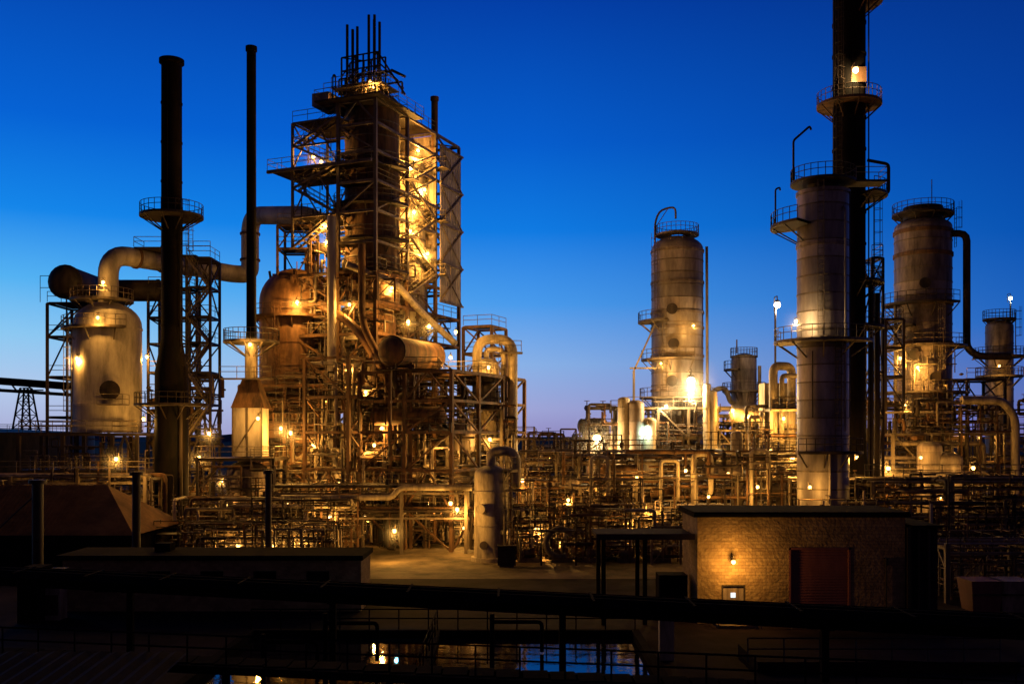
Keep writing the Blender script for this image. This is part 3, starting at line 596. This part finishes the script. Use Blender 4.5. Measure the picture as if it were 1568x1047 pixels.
b.lathe(x,d,[(2.2,0),(2.2,5),(1.62,9),(r,12),(r,70),(r-.2,70)],BLACK,36)
for k in range(18): b.lathe(x,d,[(r,14+k*3),(r+.07,14+k*3),(r+.07,14.18+k*3),(r,14.18+k*3)],BLACK,30)
b.ring(x,d,Z(160,d),r,3.0,RUST); b.ring(x,d,Z(2,d),r,3.1,RUST,math.pi*1.6,math.pi*2.3)
for v in (432,500): b.ring(x,d,Z(v,d),r,3.2,DARK,-1.4,1.)
b.ring(x,d,Z(300,d),r,3.5,DARK,-1.2,.8)
b.ladder(x-1.35,d-1.3,Z(272,d),Z(165,d),-2.3,DARK); b.ladder(x-1.2,d-1.3,Z(165,d),Z(-30,d),-2.3,DARK); b.ladder(x+2.1,d-.8,Z(500,d),Z(300,d),-.5,DARK)
b.box(x-.3,x+1.1,d-1.6,d-1.45,Z(135,d),Z(112,d),REGEN)
b.pipe([(x+1.4,d-1,Z(250,d)),(x+3.4,d-1,Z(256,d)),(x+3.4,d-1,Z(300,d)),(x+1.6,d-1,Z(300,d))],.16,DARK)
for (dx,dy) in ((1.55,-.9),(-1.62,-.6)): b.tube((x+dx,d+dy,5),(x+dx,d+dy,68),.07,DARK,6)
b.pipe([(x+2.2,d+.3,0),(x+2.2,d+.3,Z(430,d)),(x+1.3,d+.3,Z(425,d))],.28,DARK)
b.done()
b=B('distillation_column'); d=112; x=X(1413,d); r=3.05
b.vdrum(x,d,0,Z(335,d),r,CLADD,True,44,.35)
for v in (360,395,470,530,605): b.lathe(x,d,[(r,Z(v,d)),(r+.13,Z(v,d)),(r+.13,Z(v,d)+.4),(r,Z(v,d)+.4)],RUST,44)
b.lathe(x,d,[(2.1,Z(338,d)),(2.1,Z(318,d)),(0.1,Z(314,d))],DARK,30)
b.ring(x,d,Z(328,d),2,3.3,DARK); b.ring(x,d,Z(466,d),r,r+1.4,DARK,math.pi*.8,math.pi*1.7); b.ring(x,d,Z(530,d),r,r+1.6,STEEL,math.pi*.8,math.pi*2.1); b.ring(x,d,Z(600,d),r,r+1.8,STEEL,math.pi*.8,math.pi*2.1); b.ring(x,d,Z(500,d),r,r+1.5,DARK,math.pi*.85,math.pi*1.3)
b.ladder(x+.6,d-r-.2,Z(598,d),Z(470,d),-1.5); b.ladder(x+3.4,d-.6,Z(380,d),Z(320,d),0,DARK); b.tube((x+1,d,Z(320,d)),(x+1,d,Z(275,d)),.05,DARK,5)
b.pipe([(x+2.4,d-1.6,Z(362,d)),(x+4.2,d-1.6,Z(362,d)),(x+4.2,d-1.6,Z(535,d)),(x+5.4,d-1.6,Z(547,d)),(x+9,d-1.6,Z(547,d))],.4,DARK,12,1.6)
for (v,a) in ((580,-1.6),(650,-1.7),(545,-2.2),(440,-1.9)):
    c,s_=math.cos(a),math.sin(a); b.tube((x+c*(r-.1),d+s_*(r-.1),Z(v,d)),(x+c*(r+.5),d+s_*(r+.5),Z(v,d)),.45,DARK,16); b.tube((x+c*(r+.5),d+s_*(r+.5),Z(v,d)),(x+c*(r+.6),d+s_*(r+.6),Z(v,d)),.6,DARK,16)
b.pipe([(x-3.4,d-.8,Z(470,d)),(x-3.4,d-.8,3)],.2,STEEL); b.clutter(x-4.6,x+4.6,d-4.6,d-3.3,8,20,50,rc,(.04,.18),None,(3,2,5))
b.done()
b=B('distillation_column'); d=135; x=X(1530,d); b.vdrum(x,d,0,Z(490,d),1.75,CLADD,True,28); b.ring(x,d,Z(488,d),.8,2.1,DARK); b.ring(x,d,Z(545,d),1.7,3.3,DARK); b.ring(x,d,Z(575,d),1.7,3,STEEL); b.ladder(x+1.6,d-1.2,Z(540,d),Z(480,d),-.6,DARK); b.done()
b=B('light_mast'); d=140; x=X(1547,d); b.tube((x,d,0),(x,d,Z(460,d)),.12,STEEL,8); b.done()
rr2=random.Random(31)
b=B('process_steel_structure'); d=106
b.frame([X(u,d) for u in (1345,1395,1445,1500,1560,1620)],[d-4,d+4],[3.8,7.4,11],.3,STEEL,.4,.5,rr2); b.clutter(X(1330,d),X(1620,d),d-5,d+5,.4,14.5,320,rr2,(.05,.24),DKP); b.trim(X(1330,d),X(1620,d),d-6,d-3,3,14,30,rr2)
b.frame([X(u,d) for u in (1345,1372)],[d-2,d+4],[14,17,20,23],.26,DARK,.5,.6,rr2,11); b.frame([X(u,d) for u in (1465,1500,1560)],[d+3,d+8],[14,17],.26,DARK,.5,.8,rr2,11)
b.pipe([(X(1440,d),d-5,Z(615,d)),(X(1500,d),d-5,Z(615,d)),(X(1518,d),d-5,Z(640,d)),(X(1518,d),d-5,5)],.42,CREAM,16,1.6)
b.vdrum(X(1390,d),d-5.5,3,Z(675,d),1.2,CLADD,True); b.vdrum(X(1415,d),d-5.5,3,Z(690,d),1.5,CLADD,True); b.done()
b=B('pipe_rack'); b.rack(X(1300,92),X(1640,92),86,90,[3.6,6.6],rr2,7,6,(.07,.26)); b.clutter(X(1300,88),X(1640,88),84,92,.3,7.5,220,rr2,(.035,.18),[DARK,STEEL,RUST,DARK,CLADD]); b.rail([(X(1300,90),86,7.3),(X(1640,90),86,7.3)]); b.trim(X(1300,88),X(1640,88),83,89,0,8,26,rr2); b.done()
DK=[DARK,DARK,STEEL,RUST]
b=B('pipe_rack'); b.rack(X(1440,66),X(1700,66),65,68,[3.6],rr2,5,6,(.06,.14)); b.clutter(X(1440,66),X(1640,66),65,74,.2,4.4,90,rr2,(.03,.1),DK); b.trim(X(1440,66),X(1640,66),65,72,0,4,12,rr2); b.done()
b=B('platform_structure'); d=96; b.frame([X(u,d) for u in (1335,1352)],[d,d+3],[Z(v,d) for v in (640,570,500,430,395)],.22,DARK,.6,.9,rr2); b.pipe([(X(1340,d),d-.5,0),(X(1340,d),d-.5,Z(450,d))],.3,DARK); b.done()
# ================================================================ PUMP HOUSE
b=B('pump_house'); y=58; x0,x1=10.8,22.9; zt=6.2; D=5.
dx0,dx1=X(1208,y),X(1302,y); dz=Z(838,y)
px0,px1=X(1105,y),X(1141,y); pz=2.25
b.box(x0,px0,y,y+.4,0,zt,STONE); b.box(px0,px1,y,y+.4,pz,zt,STONE); b.box(px1,dx0,y,y+.4,0,zt,STONE); b.box(dx0,dx1,y,y+.4,dz,zt,STONE); b.box(dx1,x1,y,y+.4,0,zt,STONE)
b.box(x0,x0+.4,y+.402,y+D,0,zt,STONE); b.box(x1-.4,x1,y+.402,y+D,0,zt,STONE); b.box(x0+.402,x1-.402,y+D-.4,y+D,0,zt,STONE)
b.box(x0-.25,x1+.25,y-.25,y+D+.25,zt,zt+.18,ROOF); b.box(x0-.2,x1+.2,y-.2,y+D+.2,zt+.18,zt+.3,ROOF)
b.box(dx0,dx1,y+.22,y+.3,0,dz,DOORM)
k=0
while k*.16<dz-.1: b.box(dx0+.03,dx1-.03,y+.18,y+.22,k*.16,k*.16+.1,DOORM); k+=1
for xx in (dx0,dx1-.1): b.box(xx,xx+.1,y-.04,y+.18,0,dz,DOORM)
b.box(dx0,dx1,y-.04,y+.18,dz-.12,dz-.001,DOORM)
b.box(px0+.08,px1-.08,y+.1,y+.16,.05,pz-.08,CLADD); b.box(px0,px0+.08,y-.02,y+.2,0,pz,DARK); b.box(px1-.08,px1,y-.02,y+.2,0,pz,DARK); b.box(px0+.08,px1-.08,y-.02,y+.2,pz-.08,pz,DARK)
cx=(px0+px1)/2; b.box(cx-.14,cx+.14,y+.08,y+.1,1.5,1.78,WINM); b.box(px1-.28,px1-.2,y+.05,y+.1,1,1.12,STEEL)
b.box(px0-.5,px1+.4,y-1.5,y-.05,0,.16,CONC); b.rail([(px0-.5,y-.1,.16),(px0-.5,y-1.5,.16),(px1+.4,y-1.5,.16)])
b.rail([(dx0-.3,y-1.6,0),(dx0-2,y-1.6,0)]); b.pipe([(X(1356,y),y-.1,.1),(X(1356,y),y-.1,3.6)],.05,DARK); b.tube((X(1356,y),y-.1,3.4),(X(1356,y),y-.1,3.8),.09,DARK,6); b.pipe([(X(1356,y)-.15,y-.1,3.8),(X(1356,y)+.15,y-.1,3.8)],.04,DARK)
b.box(4.9,x0-.26,y-.6,y+3.5,5.0,5.2,PROOF); b.box(4.85,x0-.27,y-.7,y-.6,4.95,5.28,PROOF)
for (cxx,cy) in ((5.3,y-.3),(7.7,y-.3),(5.3,y+3.2),(7.7,y+3.2)): b.box(cxx-.12,cxx+.12,cy-.12,cy+.12,0,4.99,ROOF)
b.box(8.8,x0-.3,y+1.5,y+3,0,2.6,ROOF)
b.box(x1+.26,x1+2.0,y-.4,y+4.8,5.6,5.75,ROOF); b.box(x1+.1,x1+2.1,y+.5,y+4.6,0,5.59,PROOF); b.box(x1+.05,x1+.25,y-.3,y-.1,0,5.6,DARK)
for k in range(1,3): b.tube((x1+.6*k+.3,y+.3,0),(x1+.6*k+.3,y+.3,5.5),.09,DARK,8)
b.done()
b=B('workshop_building'); d=62; x0,x1=X(96,d),X(553,d)
b.box(x0,x1,d,d+4,0,3.2,STONE); b.box(x0-.3,x1+.15,d-.3,d+4.3,3.2,3.5,ROOF)
for k in range(5): xx=x0+2+k*3.3; b.box(xx,xx+1.4,d-.03,d,1.2,2.5,ROOF)
b.box(X(100,d)-1,X(104,d),d-4,d-2,0,3.2,ROOF); b.box(x0+5,x0+6,d+2,d+3,3.5,4.0,ROOF); b.done()
b=B('electrical_kiosk'); d=60; x=X(88,d); b.box(x-.6,x+.6,d-1,d,0,2.9,CLADD); b.box(x-.7,x+.7,d-1.1,d+.1,2.9,3.0,DARK); b.box(x-.5,x+.5,d-1.03,d-1,.3,1.5,DARK); b.done()
# ================================================================ FOREGROUND
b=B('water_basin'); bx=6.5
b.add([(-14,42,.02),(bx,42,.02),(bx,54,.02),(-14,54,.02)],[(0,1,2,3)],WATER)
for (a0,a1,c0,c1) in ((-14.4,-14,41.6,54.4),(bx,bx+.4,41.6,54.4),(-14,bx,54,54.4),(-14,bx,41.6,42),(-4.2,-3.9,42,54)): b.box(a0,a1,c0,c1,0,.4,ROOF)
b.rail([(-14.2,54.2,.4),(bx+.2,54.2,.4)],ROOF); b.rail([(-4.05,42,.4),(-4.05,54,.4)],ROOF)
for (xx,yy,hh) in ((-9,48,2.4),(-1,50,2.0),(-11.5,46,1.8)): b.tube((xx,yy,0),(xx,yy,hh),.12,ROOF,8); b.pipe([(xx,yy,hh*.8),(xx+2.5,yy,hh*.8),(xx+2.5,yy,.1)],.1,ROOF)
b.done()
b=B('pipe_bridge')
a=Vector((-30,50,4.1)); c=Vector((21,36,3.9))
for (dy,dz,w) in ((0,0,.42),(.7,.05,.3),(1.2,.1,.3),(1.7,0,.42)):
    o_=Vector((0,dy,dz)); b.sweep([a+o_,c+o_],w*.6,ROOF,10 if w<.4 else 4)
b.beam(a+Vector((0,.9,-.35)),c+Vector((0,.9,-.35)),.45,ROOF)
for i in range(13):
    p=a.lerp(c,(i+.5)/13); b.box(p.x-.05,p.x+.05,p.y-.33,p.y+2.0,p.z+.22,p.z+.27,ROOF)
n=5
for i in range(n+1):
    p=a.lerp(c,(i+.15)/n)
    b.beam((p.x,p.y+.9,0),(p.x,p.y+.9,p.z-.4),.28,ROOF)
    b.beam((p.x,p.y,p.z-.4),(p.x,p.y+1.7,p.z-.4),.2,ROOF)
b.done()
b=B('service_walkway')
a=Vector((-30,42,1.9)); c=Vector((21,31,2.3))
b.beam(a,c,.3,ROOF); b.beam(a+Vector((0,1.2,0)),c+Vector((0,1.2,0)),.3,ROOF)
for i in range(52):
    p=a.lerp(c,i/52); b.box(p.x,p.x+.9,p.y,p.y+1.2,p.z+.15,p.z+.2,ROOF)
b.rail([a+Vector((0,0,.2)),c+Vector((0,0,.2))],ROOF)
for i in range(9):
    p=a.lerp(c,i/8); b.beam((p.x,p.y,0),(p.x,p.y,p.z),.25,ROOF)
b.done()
b=B('corrugated_roof_shed'); 
xa,xb=-36,-12.5
vs=[];fs=[]; n=160
for i in range(n+1):
    x=xa+(xb-xa)*i/n; h=.05*math.sin(i*1.57); vs+=[(x,24,1.5+h),(x,38.5,2.6+h)]
for i in range(n): fs.append((2*i,2*i+2,2*i+3,2*i+1))
SHED=mat('blue_black_roof_sheet',(.002,.004,.007),(.006,.009,.016),.8,.0,.3,False,spec=.05); b.add(vs,fs,SHED); b.box(xa+.3,xb-.3,25,38,0,1.4,ROOF); b.done()
for k,u in enumerate((1500,1545)):
    b=B('waste_skip'); d=60; x=X(u+10,d); b.add([(x-.8,d,.3),(x+.8,d,.3),(x+.8,d+1.5,.3),(x-.8,d+1.5,.3),(x-1,d-.3,2.2),(x+1,d-.3,2.2),(x+1,d+1.8,2.2),(x-1,d+1.8,2.2)],[(0,3,2,1),(0,1,5,4),(1,2,6,5),(2,3,7,6),(3,0,4,7),(4,5,6,7)],CLADD if k else DOORM)
    b.beam((x-1,d-.33,1.4),(x+1,d-.33,1.4),.1,DARK); b.done()
b=B('loading_dock'); b.box(X(1130,50),X(1500,50),46,50,0,.5,ASPH); b.rail([(X(1130,48),46,.5),(X(1500,48),46,.5)],DARK)
b.box(7.2,7.9,48.5,49,0,2.4,CREAM); b.done()
# ================================================================ LAMPS
MAIN=[(567,126,101.5,900),(561,140,103,500),(573,133,101.3,400),(455,462,101.3,1700),(535,466,101,800),(546,509,100,800),(628,256,107,2400),(634,324,107,2400),(628,353,107,2000),(655,388,109,2000),(650,290,110,1700),(640,230,110,1500),(500,371,103,1200),(492,248,102,1500),(480,240,104,700),(498,345,103,700),
(600,440,103,1000),(568,420,104,900),(625,492,100,1100),(657,499,100,1100),(698,508,98,500),(690,547,99,500),(533,562,98,700),(560,600,99,590),(573,681,97,590),(627,721,97,590),(690,688,97,590),(748,562,102,900),(750,672,101,800),(640,620,104,800),(500,610,103,590),
(800,735,94,590),(604,812,85,1000),(700,779,91,1200),(711,808,96,900),(822,810,88,1300),(690,770,84.5,590),(445,662,98,1300),(430,655,97,900),(395,640,94.5,590),(320,663,97,900),(178,702,90,1300),(120,828,92,1500),(100,832,92,590),(242,842,88,500),(365,835,86,800),(420,834,86,900),(463,826,87,900),(346,773,96,590),(442,771,97,900),(383,527,94.8,700),
(118,548,103,900),(158,432,103,500),(220,641,100,500),(225,546,108,500),(150,486,101,500),(305,700,104,1200),(340,735,104,900),(520,740,98,590),(655,770,99,900),(505,790,90,590),(560,790,97,700),(480,680,99,590),(585,655,98,590)]
for (u,v,d,p) in MAIN: lamp(u,v,d,p)
RIGHT=[(886,698,110,900,SOD,.22),(914,671,112,3500,WARM,.45),(1058,583,113,5500,WARM,.45),(1057,604,114,1400,WARM,.25),(1020,622,113,1200,WARM,.18),(991,655,112,400,(.6,1,.75),.26),(1190,467,130,590,(1,.85,.7),.4),(1213,700,98,1200,SOD,.25),
(1340,706,99,1000,SOD,.25),(1360,717,99,800,SOD,.22),(1310,108,92.5,590,WARM,.26),(1547,457,140,300,COOL,.24),(1219,492,85.3,900,WARM,.13),(1312,700,89,500,SOD,.15),(1405,562,107,1100,SOD,.15),(1378,548,107,800,SOD,.15),(1385,620,104,900,SOD,.15),(1145,637,112,1200,SOD,.22),(1122,628,112,900,SOD,.2),
(1200,640,101,1400,SOD,.15),(1100,690,108,900,SOD,.15),(1050,720,91,500,SOD,.15),(870,765,91,500,SOD,.15),(1000,780,91,500,SOD,.15),(1160,745,91,500,SOD,.15),(930,690,115,800,SOD,.15),(1490,716,97,500,SOD,.18),(1440,760,92,300,SOD,.13),(1500,670,103,500,SOD,.14),(1080,650,113,900,SOD,.14),(860,830,90,400,SOD,.14),(1530,560,130,500,SOD,.15),(1340,600,100,400,SOD,.12),(960,800,90,400,SOD,.14),(1012,556,119.5,900,SOD,.14),(1062,498,119.5,700,SOD,.12),(1240,745,84,500,SOD,.13),  # the central column's platform lamps and vacuum column's base lamp are added fill
(840,700,104,400,SOD,.15),(905,745,94.5,350,SOD,.14),(1085,760,91,350,SOD,.14),(1115,725,94.5,350,SOD,.14),(1020,700,104,400,SOD,.15),(975,730,94,350,SOD,.13),(1180,690,100,400,SOD,.15),(1410,700,98,350,SOD,.14),(1470,660,104,350,SOD,.14)]
for (u,v,d,p,c,r) in RIGHT: lamp(u,v,d,p,c,r)
lamp(1123,860,57.5,400,SOD,.13,'wall_lamp',(0,-.9,-.25),.22)
lamp(607,925,55,12,(.2,.8,1),.07,'marker_lamp')
# ================================================================ WORLD
w=bpy.data.worlds.new('World'); scene.world=w; w.use_nodes=True
nt=w.node_tree; N=nt.nodes; L=nt.links; bg=N['Background']
tc=N.new('ShaderNodeTexCoord'); sp=N.new('ShaderNodeSeparateXYZ'); L.new(tc.outputs['Generated'],sp.inputs[0])
def ramp(st):
    cr=N.new('ShaderNodeValToRGB'); e=cr.color_ramp.elements
    while len(e)<len(st): e.new(.5)
    for k,(p,c) in enumerate(st): e[k].position=p; e[k].color=lin(*c)
    L.new(sp.outputs[2],cr.inputs['Fac']); return cr
# position = sin(elevation)
lf=ramp([(0,(170,172,212)),(.04,(178,200,234)),(.09,(140,200,242)),(.14,(84,178,243)),(.2,(20,134,234)),(.28,(5,98,212)),(.40,(4,68,172)),(.7,(2,18,60))])
ct=ramp([(0,(148,142,196)),(.025,(158,164,214)),(.07,(136,176,230)),(.13,(72,154,236)),(.2,(15,122,226)),(.28,(5,93,205)),(.40,(3,62,166)),(.7,(2,18,60))])
rt=ramp([(0,(112,108,168)),(.04,(90,114,186)),(.1,(36,104,194)),(.18,(8,84,180)),(.28,(4,64,160)),(.40,(4,46,130)),(.7,(2,14,50))])
bkr=ramp([(0,(82,62,72)),(.12,(76,56,72)),(.3,(46,38,66)),(.6,(8,10,32)),(1,(2,5,18))])
def mr(sock,a,b_,c=0,e=1):
    m=N.new('ShaderNodeMapRange'); m.inputs[1].default_value=a; m.inputs[2].default_value=b_; m.inputs[3].default_value=c; m.inputs[4].default_value=e; L.new(sock,m.inputs[0]); return m
def mixc(f,a,c,bt='MIX'):
    m=N.new('ShaderNodeMix'); m.data_type='RGBA'; m.blend_type=bt
    if isinstance(f,float): m.inputs[0].default_value=f
    else: L.new(f,m.inputs[0])
    L.new(a,m.inputs[6]); L.new(c,m.inputs[7]); return m.outputs[2]
m1=mixc(mr(sp.outputs[0],-.45,.02).outputs[0],lf.outputs[0],ct.outputs[0])
m2=mixc(mr(sp.outputs[0],.02,.45).outputs[0],m1,rt.outputs[0])
# the twilight glow is on the far side; behind the viewer is the dim mauve anti-twilight sky
m4=mixc(mr(sp.outputs[1],-.2,.65).outputs[0],bkr.outputs[0],m2)
sky=N.new('ShaderNodeTexSky'); sky.sky_type='NISHITA'; sky.sun_disc=False; sky.sun_elevation=math.radians(-3); sky.sun_rotation=math.radians(-35)
m3=mixc(.002,m4,sky.outputs[0],'ADD')
L.new(m3,bg.inputs[0]); bg.inputs[1].default_value=1.0
# ================================================================ CAMERA
cd=bpy.data.cameras.new('camera'); cam=bpy.data.objects.new('camera',cd); scene.collection.objects.link(cam)
cam.location=(0,0,EYE); cam.rotation_euler=(math.radians(90),0,0); cd.lens=35; cd.sensor_width=36; cd.shift_y=(V0-523.5)/1568; cd.clip_end=8000; cd.clip_start=.5
scene.camera=cam
scene.view_settings.view_transform='Standard'; scene.view_settings.look='None'; scene.view_settings.exposure=0
print('faces',sum(len(o.data.polygons) for o in scene.objects if o.type=='MESH'))
